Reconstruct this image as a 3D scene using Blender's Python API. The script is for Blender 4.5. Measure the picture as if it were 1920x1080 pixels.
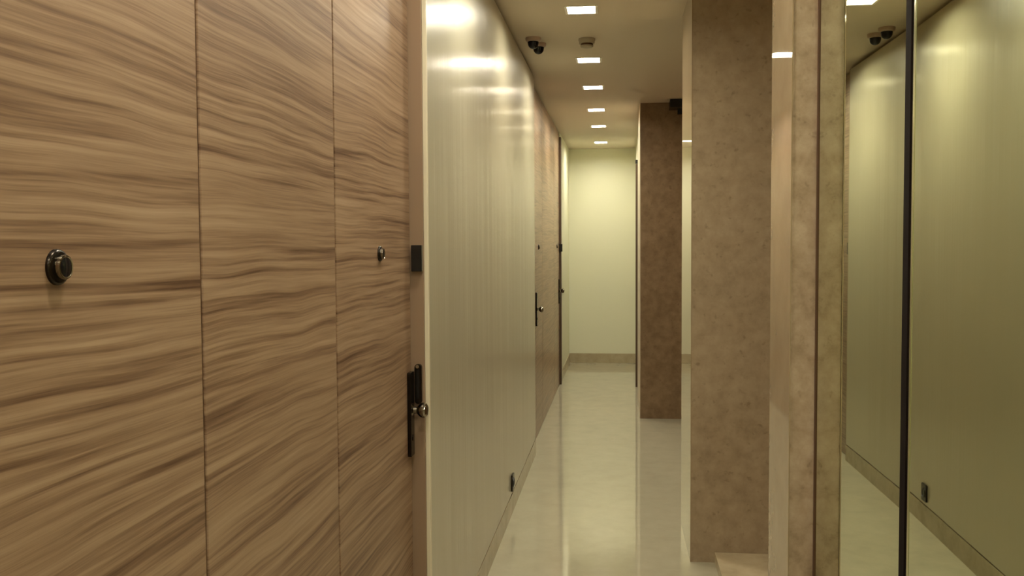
import bpy, bmesh, math, random
from mathutils import Vector, Matrix
random.seed(4)
for o in list(bpy.data.objects): bpy.data.objects.remove(o)
scn = bpy.context.scene
col = scn.collection

# ------------------------------------------------------------- camera
EYE = 1.55          # eye height
FPX = 1750.0        # focal length in pixels of a 1920 wide frame
yaw = math.atan(202/FPX); pit = math.atan(82/FPX); rol = 0.0055
F = Vector((-math.sin(yaw)*math.cos(pit), math.cos(yaw)*math.cos(pit), -math.sin(pit)))
R0 = Vector((math.cos(yaw), math.sin(yaw), 0)); U0 = R0.cross(F)
R = R0*math.cos(rol) - U0*math.sin(rol); U = U0*math.cos(rol) + R0*math.sin(rol)
cd = bpy.data.cameras.new('camera'); cam = bpy.data.objects.new('camera', cd); col.objects.link(cam)
cam.matrix_world = Matrix(((R.x, U.x, -F.x, 0), (R.y, U.y, -F.y, 0), (R.z, U.z, -F.z, EYE), (0, 0, 0, 1)))
cd.sensor_fit = 'HORIZONTAL'; cd.sensor_width = 36; cd.lens = 36*FPX/1920
cd.clip_start = 0.02; cd.clip_end = 60
scn.camera = cam

# ------------------------------------------------------------- world, exposure
w = bpy.data.worlds.new('world'); scn.world = w; w.use_nodes = True
w.node_tree.nodes['Background'].inputs[0].default_value = (1.0, .85, .6, 1)
w.node_tree.nodes['Background'].inputs[1].default_value = 0.0
vs = scn.view_settings
vs.view_transform = 'Standard'; vs.look = 'None'; vs.gamma = 1; vs.use_curve_mapping = False
vs.exposure = 0.0
LAMP = 265.0                       # strength of a downlight's diffuser
LAMP_COL = (1.0, .945, .77)
# downlights: (x, y, in view)
LIGHTS = [(-.190, -1.35), (-.190, -.10), (-.192, 1.15), (-.194, 2.40), (-.196, 3.64),
          (-.199, 4.96), (-.204, 6.31), (-.207, 7.41), (-.212, 8.64), (-.217, 9.84), (-.225, 11.40)]

# ------------------------------------------------------------- materials
def new(name):
    m = bpy.data.materials.new(name); m.use_nodes = True
    return m, m.node_tree.nodes, m.node_tree.links, m.node_tree.nodes['Principled BSDF']
def plain(name, c, rough=.5, metal=0, spec=.5, coat=0, coat_r=.05):
    m, n, l, b = new(name)
    b.inputs['Base Color'].default_value = (*c, 1); b.inputs['Roughness'].default_value = rough
    b.inputs['Metallic'].default_value = metal; b.inputs['Specular IOR Level'].default_value = spec
    b.inputs['Coat Weight'].default_value = coat; b.inputs['Coat Roughness'].default_value = coat_r
    return m
def noise(n, l, vec, scale, detail=4, rough=.55, dist=0):
    t = n.new('ShaderNodeTexNoise'); t.inputs['Scale'].default_value = scale
    t.inputs['Detail'].default_value = detail; t.inputs['Roughness'].default_value = rough
    t.inputs['Distortion'].default_value = dist; l.new(vec, t.inputs['Vector']); return t.outputs['Fac']
def mapping(n, l, sc, loc=(0, 0, 0), rot=(0, 0, 0)):
    c = n.new('ShaderNodeTexCoord'); m = n.new('ShaderNodeMapping')
    m.inputs['Scale'].default_value = sc; m.inputs['Location'].default_value = loc; m.inputs['Rotation'].default_value = rot
    l.new(c.outputs['Object'], m.inputs[0]); return m.outputs[0]
def ramp(n, l, fac, stops):
    r = n.new('ShaderNodeValToRGB'); e = r.color_ramp.elements
    while len(e) < len(stops): e.new(.5)
    for k, (p, c) in enumerate(stops): e[k].position = p; e[k].color = (*c, 1)
    l.new(fac, r.inputs[0]); return r.outputs[0]
def math2(n, l, op, a, b):
    m = n.new('ShaderNodeMath'); m.operation = op
    for k, v in enumerate((a, b)):
        if isinstance(v, (int, float)): m.inputs[k].default_value = v
        else: l.new(v, m.inputs[k])
    return m.outputs[0]
def bump(n, l, b, h, strength, dist):
    u = n.new('ShaderNodeBump'); u.inputs['Strength'].default_value = strength; u.inputs['Distance'].default_value = dist
    l.new(h, u.inputs['Height']); l.new(u.outputs[0], b.inputs['Normal'])

def wood(name, seed, along=1.0, rough=.42):
    m, n, l, b = new(name)
    v0 = mapping(n, l, (1, .9*along, 2.2), (seed, seed*1.7, seed*.3))
    warp = noise(n, l, v0, 1.6, 2)
    c = n.new('ShaderNodeTexCoord'); sep = n.new('ShaderNodeSeparateXYZ'); l.new(c.outputs['Object'], sep.inputs[0])
    z = math2(n, l, 'ADD', sep.outputs[2], math2(n, l, 'MULTIPLY', warp, .05))
    cmb = n.new('ShaderNodeCombineXYZ')
    l.new(math2(n, l, 'ADD', math2(n, l, 'MULTIPLY', sep.outputs[0], 3.0), seed), cmb.inputs[0])
    l.new(math2(n, l, 'MULTIPLY', sep.outputs[1], 1.15*along), cmb.inputs[1])
    l.new(math2(n, l, 'MULTIPLY', z, 72.0), cmb.inputs[2])
    g1 = noise(n, l, cmb.outputs[0], 1.0, 4, .6, .12)
    g2 = noise(n, l, cmb.outputs[0], 2.7, 4, .65, .1)
    cmb2 = n.new('ShaderNodeVectorMath'); cmb2.operation = 'MULTIPLY'; cmb2.inputs[1].default_value = (1, .6, .22)
    l.new(cmb.outputs[0], cmb2.inputs[0])
    g3 = noise(n, l, cmb2.outputs[0], 1.0, 2)
    s = math2(n, l, 'ADD', math2(n, l, 'MULTIPLY', g1, .50), math2(n, l, 'MULTIPLY', g2, .26))
    s = math2(n, l, 'ADD', s, math2(n, l, 'MULTIPLY', g3, .24))
    cr = ramp(n, l, s, [(.36, (.095, .046, .024)), (.44, (.195, .113, .066)), (.50, (.278, .174, .105)), (.56, (.335, .220, .138)), (.65, (.40, .275, .18))])
    l.new(cr, b.inputs['Base Color'])
    b.inputs['Roughness'].default_value = rough; b.inputs['Specular IOR Level'].default_value = .35
    bump(n, l, b, s, .25, .0006)
    return m
def marble(name, c1, c2, c3, scale, rough, spec=.5, speck=True, joint=None):
    m, n, l, b = new(name)
    v = mapping(n, l, (1, 1, 1))
    a = noise(n, l, v, scale, 8, .66, .1)
    big = noise(n, l, v, scale*.13, 3, .5)
    s = math2(n, l, 'ADD', math2(n, l, 'MULTIPLY', a, .7), math2(n, l, 'MULTIPLY', big, .3))
    cr = ramp(n, l, s, [(.34, c1), (.48, c2), (.64, c3)])
    if speck:
        k = noise(n, l, v, scale*1.9, 3, .5, .2)
        f = ramp(n, l, k, [(.62, (0, 0, 0)), (.74, (1, 1, 1))])
        mx = n.new('ShaderNodeMix'); mx.data_type = 'RGBA'; mx.inputs['B'].default_value = (c1[0]*.62, c1[1]*.58, c1[2]*.5, 1)
        l.new(math2(n, l, 'MULTIPLY', f, .55), mx.inputs['Factor']); l.new(cr, mx.inputs['A']); cr = mx.outputs['Result']
    l.new(cr, b.inputs['Base Color'])
    b.inputs['Roughness'].default_value = rough; b.inputs['Specular IOR Level'].default_value = spec
    return m
def lacquer():
    m, n, l, b = new('cream_lacquer')
    b.inputs['Base Color'].default_value = (.49, .445, .315, 1)
    b.inputs['Roughness'].default_value = .30; b.inputs['Specular IOR Level'].default_value = .6
    b.inputs['Coat Weight'].default_value = .38; b.inputs['Coat Roughness'].default_value = .17
    v = mapping(n, l, (1, 1, .05))
    h = noise(n, l, v, 5.5, 1.0, .4)
    h2 = noise(n, l, v, 34, 1.0, .4)
    bump(n, l, b, math2(n, l, 'ADD', h, math2(n, l, 'MULTIPLY', h2, .17)), 1.0, .006)
    l.new(b.inputs['Normal'].links[0].from_socket, b.inputs['Coat Normal'])
    return m
def emit(name, c, s):
    m, n, l, b = new(name)
    b.inputs['Base Color'].default_value = (.9, .9, .85, 1)
    b.inputs['Emission Color'].default_value = (*c, 1); b.inputs['Emission Strength'].default_value = s
    return m

M = {}
M['wood_a'] = wood('walnut_veneer_a', 1.3)
M['wood_b'] = wood('walnut_veneer_b', 7.7)
M['wood_c'] = wood('walnut_veneer_c', 13.1)
M['wood_far'] = wood('walnut_veneer_far', 21.0, rough=.3)
M['wood_far'].node_tree.nodes['Principled BSDF'].inputs['Specular IOR Level'].default_value = .5
M['jamb'] = plain('walnut_edge', (.27, .175, .11), .4)
M['gap'] = plain('seam_brown', (.10, .045, .018), .6)
M['darkwood'] = plain('dark_timber', (.075, .042, .020), .4)
M['lacquer'] = lacquer()
M['cream'] = plain('cream_paint', (.70, .685, .515), .55)
M['ceil'] = plain('ceiling_paint', (.60, .525, .40), .6)
M['edge'] = plain('pale_edge', (.68, .60, .44), .3)
M['floor'] = marble('polished_cream_marble', (.38, .34, .24), (.41, .37, .26), (.44, .395, .28), 7.0, .045, .75, False)
M['skirt'] = marble('skirting_marble', (.34, .27, .165), (.40, .33, .21), (.45, .375, .25), 9.0, .22, .5, False)
M['pillar'] = marble('brown_marble', (.285, .21, .128), (.36, .27, .17), (.42, .325, .21), 16.0, .30, .4)
M['pillar_dark'] = marble('brown_marble_darker', (.15, .092, .045), (.20, .128, .066), (.25, .165, .09), 16.0, .30, .4)  # same pattern and finish as the near pillar, in darker browns
M['gloss'] = marble('polished_brown_marble', (.34, .25, .155), (.37, .275, .17), (.40, .30, .19), 7.0, .03, .9, False)
M['block'] = marble('mottled_marble', (.27, .19, .12), (.40, .295, .20), (.50, .39, .28), 17.0, .30, .4)
M['step'] = marble('tan_marble', (.42, .33, .20), (.50, .40, .25), (.56, .46, .30), 8.0, .2, .5, False)
M['bronze'] = plain('dark_bronze', (.022, .015, .010), .25, .8)
M['chrome_knob'] = plain('dark_polished_metal', (.26, .23, .18), .12, 1)
M['chrome'] = plain('polished_metal', (.62, .58, .50), .12, 1)
M['black'] = plain('black_plastic', (.008, .007, .007), .25)
M['lens'] = plain('black_glass', (.004, .004, .006), .08, 0, .35)
M['dome_base'] = plain('camera_base', (.42, .31, .24), .4)
M['white'] = plain('white_metal', (.80, .76, .66), .4)
M['grey'] = plain('grey_plastic', (.34, .29, .20), .5)
M['lamp'] = emit('lit_diffuser', LAMP_COL, LAMP)
mm = plain('mirror_glass', (.72, .765, .565), .012, 1); M['mirror'] = mm
M['mirror_edge'] = plain('mirror_bevel', (.75, .74, .52), .15, 1)
M['profile'] = plain('dark_profile', (.008, .004, .003), .8, 0, .1)

# ------------------------------------------------------------- mesh helpers
def box(bm, x0, x1, y0, y1, z0, z1, rz=0, piv=(0, 0)):
    vs_ = []
    for x in (x0, x1):
        for y in (y0, y1):
            for z in (z0, z1):
                if rz:
                    dx, dy = x-piv[0], y-piv[1]
                    X = piv[0]+dx*math.cos(rz)-dy*math.sin(rz); Y = piv[1]+dx*math.sin(rz)+dy*math.cos(rz)
                else: X, Y = x, y
                vs_.append(bm.verts.new((X, Y, z)))
    for f in ((0, 1, 3, 2), (4, 6, 7, 5), (0, 4, 5, 1), (2, 3, 7, 6), (0, 2, 6, 4), (1, 5, 7, 3)):
        bm.faces.new([vs_[i] for i in f])
def prism(bm, pts, z0, z1):
    a = [bm.verts.new((x, y, z0)) for x, y in pts]; b = [bm.verts.new((x, y, z1)) for x, y in pts]
    bm.faces.new(a[::-1]); bm.faces.new(b)
    for i in range(len(pts)):
        j = (i+1) % len(pts); bm.faces.new([a[i], a[j], b[j], b[i]])
def lathe(bm, prof, c, axis='x', n=32):
    """prof = [(r, t)...] revolved about an axis through c; t runs along the axis"""
    rings = []
    for r, t in prof:
        ring = []
        for k in range(n if r > 1e-6 else 1):
            a = 2*math.pi*k/n; u, v = r*math.cos(a), r*math.sin(a)
            p = (t, u, v) if axis == 'x' else (u, t, v) if axis == 'y' else (u, v, t)
            ring.append(bm.verts.new((c[0]+p[0], c[1]+p[1], c[2]+p[2])))
        rings.append(ring)
    for A, B in zip(rings, rings[1:]):
        if len(A) == 1 and len(B) == 1: continue
        for k in range(n):
            j = (k+1) % n
            if len(A) == 1: bm.faces.new([A[0], B[j], B[k]])
            elif len(B) == 1: bm.faces.new([A[k], A[j], B[0]])
            else: bm.faces.new([A[k], A[j], B[j], B[k]])
    if len(rings[0]) > 1: bm.faces.new(rings[0][::-1])
    if len(rings[-1]) > 1: bm.faces.new(rings[-1])
def B(): return bmesh.new()
def obj(name, bm, m, parent=None, bevel=0, smooth=False, origin=None):
    bmesh.ops.recalc_face_normals(bm, faces=bm.faces)
    me = bpy.data.meshes.new(name)
    o = bpy.data.objects.new(name, me)
    off = Vector(origin) if origin is not None else (Vector(parent.location) if parent is not None and parent.type == 'EMPTY' else Vector((0, 0, 0)))
    if parent is not None and parent.type == 'MESH': off = parent['_o'] if '_o' in parent else Vector((0, 0, 0)); off = Vector(off)
    if parent is None and origin is not None: o.location = origin
    bmesh.ops.translate(bm, verts=bm.verts, vec=-off)
    bm.to_mesh(me); bm.free(); me.materials.append(M[m]); col.objects.link(o)
    if parent is not None: o.parent = parent
    o['_o'] = tuple(off)
    if smooth:
        for p in me.polygons: p.use_smooth = True
        md = o.modifiers.new('s', 'EDGE_SPLIT'); md.split_angle = math.radians(40)
    if bevel:
        md = o.modifiers.new('b', 'BEVEL'); md.width = bevel; md.segments = 2; md.limit_method = 'ANGLE'
    return o
def bx(name, m, d, parent=None, bevel=0, rz=0, piv=(0, 0), origin=None):
    b = B(); box(b, *d, rz, piv); return obj(name, b, m, parent, bevel, origin=origin)
def tag(o, label, cat=None, group=None, kind=None):
    o['label'] = label
    if cat: o['category'] = cat
    if group: o['group'] = group
    if kind: o['kind'] = kind
    return o
def thing(name, label, cat, loc, group=None, kind=None):
    o = bpy.data.objects.new(name, None); col.objects.link(o); o.location = loc; o.empty_display_size = .1
    return tag(o, label, cat, group, kind)

CH = 2.775                      # ceiling height
D = .659                        # plane of the doors, left of the camera
E = .615                        # face of the cream panelling
Y0, Y1 = -2.6, 12.17            # ends of the corridor
A = .0085                       # slight turn of the right-hand walls

# ------------------------------------------------------------- setting
b = B(); box(b, -1.0, 1.6, Y0-.2, Y1+.2, -.1, 0)
tag(obj('floor', b, 'floor'), 'polished cream marble floor running down the corridor', 'floor', kind='structure')
# ceiling: faces around the openings of the downlights
HW = .076
b = B()
def quad(x0, x1, y0, y1):
    if x1-x0 < 1e-5 or y1-y0 < 1e-5: return
    b.faces.new([b.verts.new(p) for p in ((x0, y0, CH), (x0, y1, CH), (x1, y1, CH), (x1, y0, CH))])
yc = Y0-.2
for x, y in LIGHTS:
    quad(-1, 1.6, yc, y-HW)
    quad(-1, x-HW, y-HW, y+HW); quad(x+HW, 1.6, y-HW, y+HW)
    yc = y+HW
quad(-1, 1.6, yc, Y1+.2)
me = bpy.data.meshes.new('ceiling'); b.to_mesh(me); b.free(); me.materials.append(M['ceil'])
ce = bpy.data.objects.new('ceiling', me); col.objects.link(ce)
tag(ce, 'beige painted ceiling with a row of square downlights', 'ceiling', kind='structure')
tag(bx('ceiling', 'ceil', (-1, 1.6, Y0-.2, Y1+.2, CH+.1, CH+.16)), 'slab above the ceiling', 'slab', kind='structure')

tag(bx('wall_end', 'cream', (-.9, 1.4, Y1, Y1+.1, 0, CH)), 'plain cream wall closing the far end of the corridor', 'wall', kind='structure')
tag(bx('wall_back', 'cream', (-.9, 1.4, Y0-.1, Y0, 0, CH)), 'cream wall behind the viewer', 'wall', kind='structure')
tag(bx('baseboard_end', 'skirt', (-D+.001, .204, Y1-.012, Y1, 0, .122)), 'beige marble skirting under the far cream wall', 'baseboard', kind='structure')
# left: backing wall, then panelling
tag(bx('wall_left_backing', 'gap', (-.80, -.712, Y0, 10.28, 0, CH)), 'dark recess seen as thin seams behind the left panelling', 'wall', kind='structure')
tag(bx('wall_left', 'lacquer', (-.71, -E, 2.935, 6.79, .117, CH-.02), bevel=.002), 'glossy cream lacquered wall panel between two pairs of wooden doors', 'wall', kind='structure')
tag(bx('baseboard_left', 'skirt', (-.71, -E+.001, 2.932, 6.79, 0, .111)), 'marble skirting under the glossy cream panel on the left', 'baseboard', kind='structure')
tag(bx('wall_left_far', 'cream', (-.80, -D+.004, 10.345, Y1, 0, CH)), 'cream painted stretch of left wall beyond the last wooden door', 'wall', kind='structure')
tag(bx('baseboard_left_far', 'skirt', (-D+.004, -D+.014, 10.35, Y1-.013, 0, .122)), 'marble skirting on the last stretch of left wall', 'baseboard', kind='structure')
# pale edge strip and wooden reveal where the cream panel starts
tag(bx('trim_1', 'edge', (-.71, -E+.011, 2.919, 2.934, 0, CH-.02), bevel=.003), 'pale vertical edge strip at the near end of the cream panel', 'trim', kind='structure')

GAP = .009
def leaf_thing(name, y0, y1, mat, label, plane=D):
    t = thing(name, label, 'door', (-plane, (y0+y1)/2, 0), kind='structure')
    bx('door_leaf', mat, (-plane-.045, -plane, y0+GAP/2, y1-GAP/2, .004, CH-.012), t, bevel=.0015)
    return t
def peephole(t, y, z=1.526, plane=D, r=.0215):
    b = B(); lathe(b, [(0, 0), (r, 0), (r, .002), (r*.96, .0045), (r*.86, .006), (r*.74, .0062), (0, .0062)], (-plane, y, z)); p = obj('peephole', b, 'bronze', t, smooth=True)
    b = B(); lathe(b, [(r*.66, .0055), (r*.68, .011), (r*.66, .0128), (r*.60, .0132), (r*.58, .0125), (0, .0125)], (-plane, y, z)); obj('barrel', b, 'chrome_knob', p, smooth=True)
    b = B(); lathe(b, [(r*.585, .0122), (r*.40, .0134), (0, .0138)], (-plane, y, z)); obj('lens', b, 'lens', p, smooth=True)
def seal(parent, y, plane=D):
    return bx('seam_strip', 'gap', (-.7119, -plane-.0035, y-GAP/2+.0001, y+GAP/2-.0001, .004, CH-.012), parent)
def rounded_plate(bm, y0, y1, z0, z1, x0, x1, r, n=6):
    pts = []
    for cy, cz, a0 in ((y1-r, z1-r, 0), (y0+r, z1-r, 90), (y0+r, z0+r, 180), (y1-r, z0+r, 270)):
        for k in range(n+1):
            a = math.radians(a0+90*k/n); pts.append((cy+r*math.cos(a), cz+r*math.sin(a)))
    A_ = [bm.verts.new((x0, y, z)) for y, z in pts]; B_ = [bm.verts.new((x1, y, z)) for y, z in pts]
    bm.faces.new(A_); bm.faces.new(B_[::-1])
    for i in range(len(pts)):
        j = (i+1) % len(pts); bm.faces.new([A_[i], A_[j], B_[j], B_[i]])
def lockset(t, y, zc=1.012, plane=D, knob_z=1.035, w=.024):
    b = B(); rounded_plate(b, y-w, y+w, zc-.133, zc+.133, -plane, -plane+.012, .006)
    p = obj('lock_plate', b, 'bronze', t, bevel=.0015)
    b = B(); lathe(b, [(.019, .008), (.019, .012), (.0115, .016), (.0105, .026), (.016, .031), (.0225, .038), (.0245, .046), (.0225, .055), (.014, .0605), (0, .062)], (-plane, y, knob_z))
    obj('door_knob', b, 'chrome_knob', p, smooth=True)
    b = B(); lathe(b, [(.0095, .008), (.0095, .0135), (.007, .0145), (0, .0145)], (-plane, y, zc-.075))
    obj('key_cylinder', b, 'bronze', p, smooth=True)
    for s in (-.122, .122):
        b = B(); lathe(b, [(.0035, .008), (.003, .0105), (0, .011)], (-plane, y, zc+s), n=12); obj('screw', b, 'chrome', p)

d1 = leaf_thing('door_1', .625, 1.415, 'wood_a', 'nearest wooden door on the left with horizontal brown grain and a round peephole'); peephole(d1, 1.030)
bx('trim_2', 'wood_b', (-D-.045, -D, 1.415+GAP/2, 2.121-GAP/2, .004, CH-.012), bevel=.0015)
tag(bpy.data.objects['trim_2'], 'plain brown veneer panel between the two nearest wooden doors, no fittings', 'wood panel', kind='structure')
d2 = leaf_thing('door_2', 2.121, 2.900, 'wood_c', 'wooden door with peephole and tall dark lock plate, beside the glossy cream panel'); peephole(d2, 2.520); lockset(d2, 2.862, 1.018, knob_z=1.030)
seal(d1, .625); seal(d1, 1.415); seal(d2, 2.121)
# more panelling nearer than the frame
bx('trim_3', 'wood_b', (-D-.045, -D, -.10, .625-GAP/2, .004, CH-.012))
tag(bpy.data.objects['trim_3'], 'brown veneer panel to the left of the nearest door', 'wood panel', kind='structure')
tag(bx('wall_left_near', 'cream', (-.71, -E, Y0, -.10, 0, CH)), 'cream wall on the left behind the viewer', 'wall', kind='structure')

def jamb(parent, y0, y1, x1, x0=-.71):
    return bx('door_jamb', 'jamb', (x0, x1, y0, y1, 0, CH-.015), parent, bevel=.0015)
jamb(d2, 2.9035, 2.9185, -E-.002)
# black contact box on the reveal and the strike below it
def contact(parent, y, face, side=-1, z0=1.466, z1=1.549):
    y0, y1 = (y-.022, y) if side < 0 else (y, y+.022)
    c = bx('contact_box', 'black', (-face-.037, -face-.003, y0, y1, z0, z1), parent, bevel=.002)
    return c
contact(d2, 2.9033, E)
b = B(); rounded_plate(b, -.0115, .0115, 1.045, 1.172, 2.888, 2.9033, .0108)
for v in b.verts: v.co = Vector((-E-.020+v.co.y, v.co.x, v.co.z))
st = obj('strike', b, 'bronze', d2, bevel=.0015)
b = B(); rounded_plate(b, -.0045, .0045, 1.062, 1.155, 2.8865, 2.8885, .0042)
for v in b.verts: v.co = Vector((-E-.020+v.co.y, v.co.x, v.co.z))
obj('strike_slot', b, 'black', st)
b = B(); lathe(b, [(.0055, 2.8835), (.0055, 2.8895)], (-E-.021, 0, 1.165), axis='y', n=16); obj('screw', b, 'chrome', st)

# far pair
d3 = leaf_thing('door_3', 7.195, 7.985, 'wood_far', 'third wooden door, its dark handle right at the far end of the glossy cream panel'); peephole(d3, 7.60); lockset(d3, 7.34, 1.035, knob_z=1.035)
jamb(d3, 6.792, 6.81, -E-.002); contact(d3, 6.8115, E, 1)
bx('trim_4', 'wood_far', (-D-.045, -D, 6.82, 7.195-GAP/2, .004, CH-.012)); tag(bpy.data.objects['trim_4'], 'narrow wood panel beside the third door, behind the cream panel end', 'wood panel', kind='structure')
bx('trim_5', 'wood_far', (-D-.045, -D, 7.985+GAP/2, 9.44-GAP/2, .004, CH-.012), bevel=.0015); tag(bpy.data.objects['trim_5'], 'wood panel between the two farthest doors on the left', 'wood panel', kind='structure')
d4 = leaf_thing('door_4', 9.44, 10.235, 'wood_far', 'farthest wooden door on the left, next to the cream end stretch'); peephole(d4, 9.84); lockset(d4, 10.15, 1.035, knob_z=1.04)
bx('door_jamb', 'darkwood', (-.71, -D+.022, 10.245, 10.34, 0, CH-.06), d4, bevel=.0015)
bx('contact_box', 'black', (-D+.001, -D+.036, 10.222, 10.243, 1.466, 1.549), d4, bevel=.002)

seal(d3, 7.195); seal(d3, 7.985); seal(d4, 9.44)
# right side -------------------------------------------------------------
tag(bx('wall_right', 'cream', (.206, .30, 9.26, Y1, 0, CH)), 'cream right wall at the far end of the corridor', 'wall', kind='structure')
tag(bx('wall_right_recess', 'pillar_dark', (1.12, 1.3, 2.9, 9.3, 0, CH)), 'unseen wall at the back of the recesses on the right, made dark to cut bounce light', 'wall', kind='structure')  # out of view; dark colour chosen to reduce bounce on ceiling and far pillar
tag(bx('wall_right_near', 'cream', (.62, 1.3, Y0, 2.595, 0, CH)), 'wall behind the mirrors on the right', 'wall', kind='structure')
tag(bx('wall_right_entry', 'cream', (.50, .62, Y0, -.35, 0, CH)), 'cream wall on the right behind the viewer', 'wall', kind='structure')
d5 = thing('door_5', 'dark timber door frame edge on the right, just beyond the far brown pillar', 'door', (.19, 10.14, 0), kind='structure')
bx('door_frame', 'darkwood', (.171, .205, 10.12, 10.18, 0, 2.40), d5, bevel=.002)
bx('door_frame', 'darkwood', (.188, .205, 11.0, 11.06, 0, 2.40), d5, bevel=.002)
bx('door_leaf', 'darkwood', (.196, .2055, 10.18, 11.0, .005, 2.40), d5)
bx('door_closer', 'black', (.168, .205, 10.12, 10.17, 2.405, 2.445), d5, bevel=.003)

tag(bx('marble_pillar', 'pillar_dark', (.182, 1.119, 8.296, 9.25, 0, CH)), 'far marble pillar coloured a darker brown than the near one, a black box at its top', 'pillar')
tag(bx('trim_6', 'edge', (.176, .182, 8.30, 9.25, 0, CH), bevel=.001), 'pale polished side of the far brown pillar', 'trim', kind='structure')
# near pillar: body with polished side slab
b = B()
piv = (.343, 4.549)
a2 = .0060
dx = math.tan(a2)*.617
prism(b, [(.345, 4.549), (1.119, 4.549), (1.119, 5.166), (.345-dx, 5.166)], 0, CH)
np_ = thing('marble_pillar', 'near brown marble pillar with a polished side, standing behind the low tan step', 'pillar', (.7, 4.85, 0))
obj('pillar_body', b, 'pillar', np_)
b = B(); prism(b, [(.341, 4.547), (.3448, 4.547), (.3448-dx, 5.168), (.341-dx, 5.168)], 0, CH)
tag(obj('polished_side', b, 'gloss', np_), 'mirror-polished side slab of the pillar facing the corridor')

# low step
tag(bx('marble_step', 'step', (.458, 1.118, 2.60, 4.546, .0005, .052), bevel=.002), 'low tan marble step in front of the near brown pillar', 'step')
# block between mirror and step
b = B()
bl = thing('marble_pier', 'narrow mottled marble pier beside the tall mirrors, with a polished side', 'pier', (.6, 2.77, .052))
prism(b, [(.4655, 2.617), (1.1, 2.617), (1.1, 2.928), (.4655-.0027, 2.928)], .0525, CH)
obj('pier_body', b, 'block', bl)
b = B(); prism(b, [(.462, 2.614), (.4652, 2.614), (.4652-.0027, 2.931), (.462-.0027, 2.931)], .0525, CH)
tag(obj('polished_side', b, 'gloss', bl), 'polished side slab of the pier catching the downlights')

# mirrors
def mirror(name, foot, ang, y0, y1, label, t=.006, z0=.06, z1=CH-.004):
    """glass plane x = foot - ang*y"""
    X = lambda y: foot-ang*y
    m_ = thing(name, label, 'mirror', (X((y0+y1)/2), (y0+y1)/2, z0), group=None)
    b = B(); prism(b, [(X(y0), y0), (X(y0)+t, y0), (X(y1)+t, y1), (X(y1), y1)], z0, z1)
    obj('mirror_glass', b, 'mirror', m_)
    b = B(); prism(b, [(X(y0)+t+.0005, y0), (X(y0)+t+.02, y0), (X(y1)+t+.02, y1), (X(y1)+t+.0005, y1)], z0, z1)
    obj('backing_board', b, 'profile', m_)
    return m_, X
mA, XA = mirror('mirror_panel', .5575, .0096, 1.762, 2.604, 'tall narrow mirror between the marble pier and the dark upright, showing two dome cameras')
b = B(); prism(b, [(XA(2.604)-.003, 2.606), (XA(2.604)+.02, 2.606), (XA(2.616)+.02, 2.6165), (XA(2.616)-.003, 2.6165)], .055, CH-.004)
tag(obj('edge_bead', b, 'gap', mA), 'thin dark brown bead against the marble')
mB, XB = mirror('mirror_panel', .4925, -.00535, -.34, 1.690, 'large mirror at the right edge, showing the cream wall and its socket')
b = B(); prism(b, [(XB(1.69)-.0015, 1.688), (XB(1.69)+.006, 1.688), (XB(1.69)+.03, 1.72), (XB(1.69)+.001, 1.722)], .055, CH-.002)
b.free()
b = B(); prism(b, [(.4985, 1.692), (.56, 1.692), (.56, 1.724), (.4985, 1.724)], .02, CH-.001)
obj('dark_upright', b, 'profile', mB, bevel=.001)
b = B(); prism(b, [(XB(1.675)-.0008, 1.676), (XB(1.675)-.0001, 1.676), (XB(1.69)-.0001, 1.6905), (XB(1.69)-.0008, 1.6905)], .06, CH-.004)
obj('bevelled_edge', b, 'mirror_edge', mB)

# ------------------------------------------------------------- downlights
ordn = {5: 'nearest square downlight in view, largest on the ceiling before the dome cameras',
        6: 'second square downlight, just beyond the smoke detector', 7: 'third square downlight from the near end',
        8: 'fourth square downlight, level with the front of the far pillar', 9: 'fifth square downlight, last but one before the end wall',
        10: 'farthest square downlight, closest to the cream end wall',
        4: 'square downlight just above the top of the photo, over the start of the cream panel',
        3: 'square downlight above the photo over the door with the lock plate', 2: 'square downlight overhead over the nearest door',
        1: 'square downlight over the viewer', 0: 'square downlight behind the viewer'}
def make_light(x, y):
    t = thing('ceiling_light', '', 'ceiling light', (x, y, CH), 'recessed square ceiling lights')
    h = HW
    b = B()
    for d in ((x-h-.010, x+h+.010, y-h-.010, y-h+.004), (x-h-.010, x+h+.010, y+h-.004, y+h+.010), (x-h-.010, x-h+.004, y-h+.004, y+h-.004), (x+h-.004, x+h+.010, y-h+.004, y+h-.004)):
        box(b, *d, CH-.003, CH)
    obj('frame', b, 'white', t)
    b = B()
    for d in ((x-h, x+h, y-h, y-h+.003), (x-h, x+h, y+h-.003, y+h), (x-h, x-h+.003, y-h+.003, y+h-.003), (x+h-.003, x+h, y-h+.003, y+h-.003)):
        box(b, *d, CH+.0002, CH+.07)
    obj('housing', b, 'white', t)
    bx('diffuser', 'lamp', (x-h+.004, x+h-.004, y-h+.004, y+h-.004, CH+.020, CH+.026), t)
    return t
first = make_light(*LIGHTS[0])
for i, (x, y) in enumerate(LIGHTS):
    t = first
    if i:
        t = first.copy(); col.objects.link(t); t.location = (x, y, CH)
        for ch in list(first.children):
            c = ch.copy(); col.objects.link(c); c.parent = t
    t['label'] = ordn[i]

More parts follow.
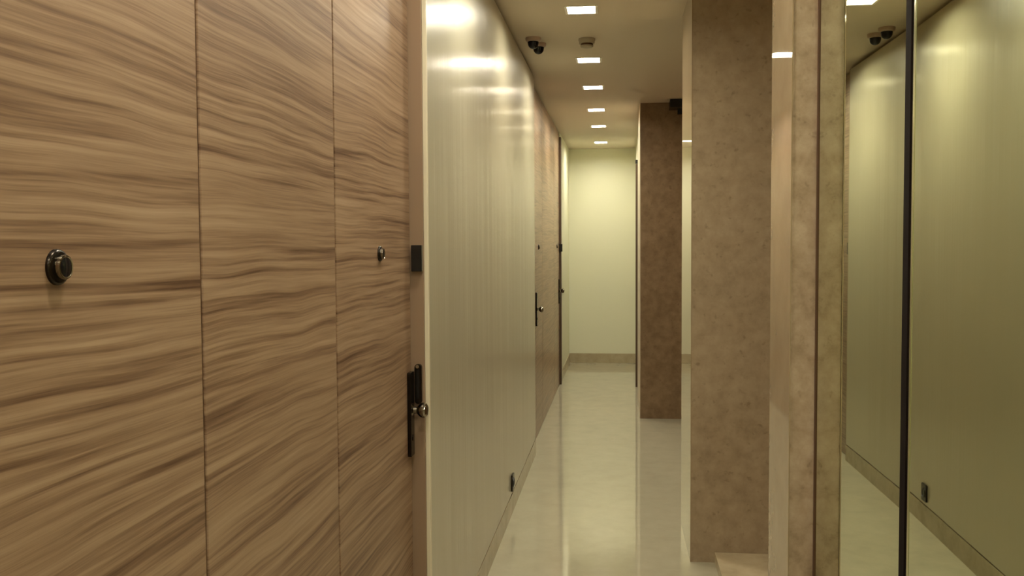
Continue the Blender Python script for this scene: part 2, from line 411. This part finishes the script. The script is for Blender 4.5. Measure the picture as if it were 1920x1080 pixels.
# ------------------------------------------------------------- dome cameras
def dome(x, y, label, dirx=0):
    t = thing('dome_camera', label, 'security camera', (x, y, CH), 'small dome cameras on the ceiling')
    b = B(); lathe(b, [(.046, 0), (.047, -.006), (.045, -.016), (.040, -.022), (.033, -.024), (0, -.024)], (x, y, CH), 'z', 36); obj('base', b, 'dome_base', t, smooth=True)
    b = B(); lathe(b, [(.033, -.022), (.0335, -.030)] + [(.0325*math.cos(a), -.032-.034*math.sin(a)) for a in [math.radians(k) for k in range(0, 91, 9)]][:-1] + [(0, -.066)], (x, y, CH), 'z', 36)
    obj('dome', b, 'lens', t, smooth=True)
dome(-.510, 5.59, 'small black dome camera nearer the viewer, of the pair on the ceiling')
dome(-.492, 5.75, 'small black dome camera farther along, of the pair on the ceiling')
# smoke detector
t = thing('smoke_detector', 'grey smoke detector on the ceiling between the first two square downlights in view', 'smoke detector', (-.195, 5.66, CH))
b = B(); lathe(b, [(.050, 0), (.050, -.012), (.047, -.016), (.046, -.030), (0, -.030)], (-.195, 5.66, CH), 'z', 36); obj('base', b, 'grey', t, smooth=True)
b = B(); lathe(b, [(.037, -.0295), (.037, -.040), (0, -.040)], (-.195, 5.66, CH), 'z', 36); obj('smoke_slot', b, 'gap', t, smooth=True)
b = B(); lathe(b, [(.034, -.0395), (.040, -.042), (.036, -.050), (.020, -.054), (0, -.055)], (-.195, 5.66, CH), 'z', 36); obj('cap', b, 'grey', t, smooth=True)
# black box at the far pillar's top
t = thing('exit_box', 'black box fixed to the far pillar just under the ceiling', 'sign box', (.55, 8.2, 2.69))
bx('body', 'black', (.425, .70, 8.08, 8.294, 2.705, CH-.002), t, bevel=.004)
bx('bracket', 'black', (.50, .62, 8.285, 8.2955, 2.67, 2.705), t)
# socket in the cream panel
sy, sz = 5.27, .185
t = thing('wall_socket', 'small dark socket low on the glossy cream panel just above the skirting', 'socket', (-E, sy, sz))
b = B(); rounded_plate(b, sy-.042, sy+.042, sz-.047, sz+.047, -E, -E+.010, .008); p = obj('cover_plate', b, 'bronze', t, bevel=.002)
b = B(); lathe(b, [(.027, .009), (.027, .013), (.022, .0135), (.021, .0105), (0, .0105)], (-E, sy, sz)); obj('socket_well', b, 'black', t, smooth=True)

for o in bpy.data.objects:
    if '_o' in o: del o['_o']
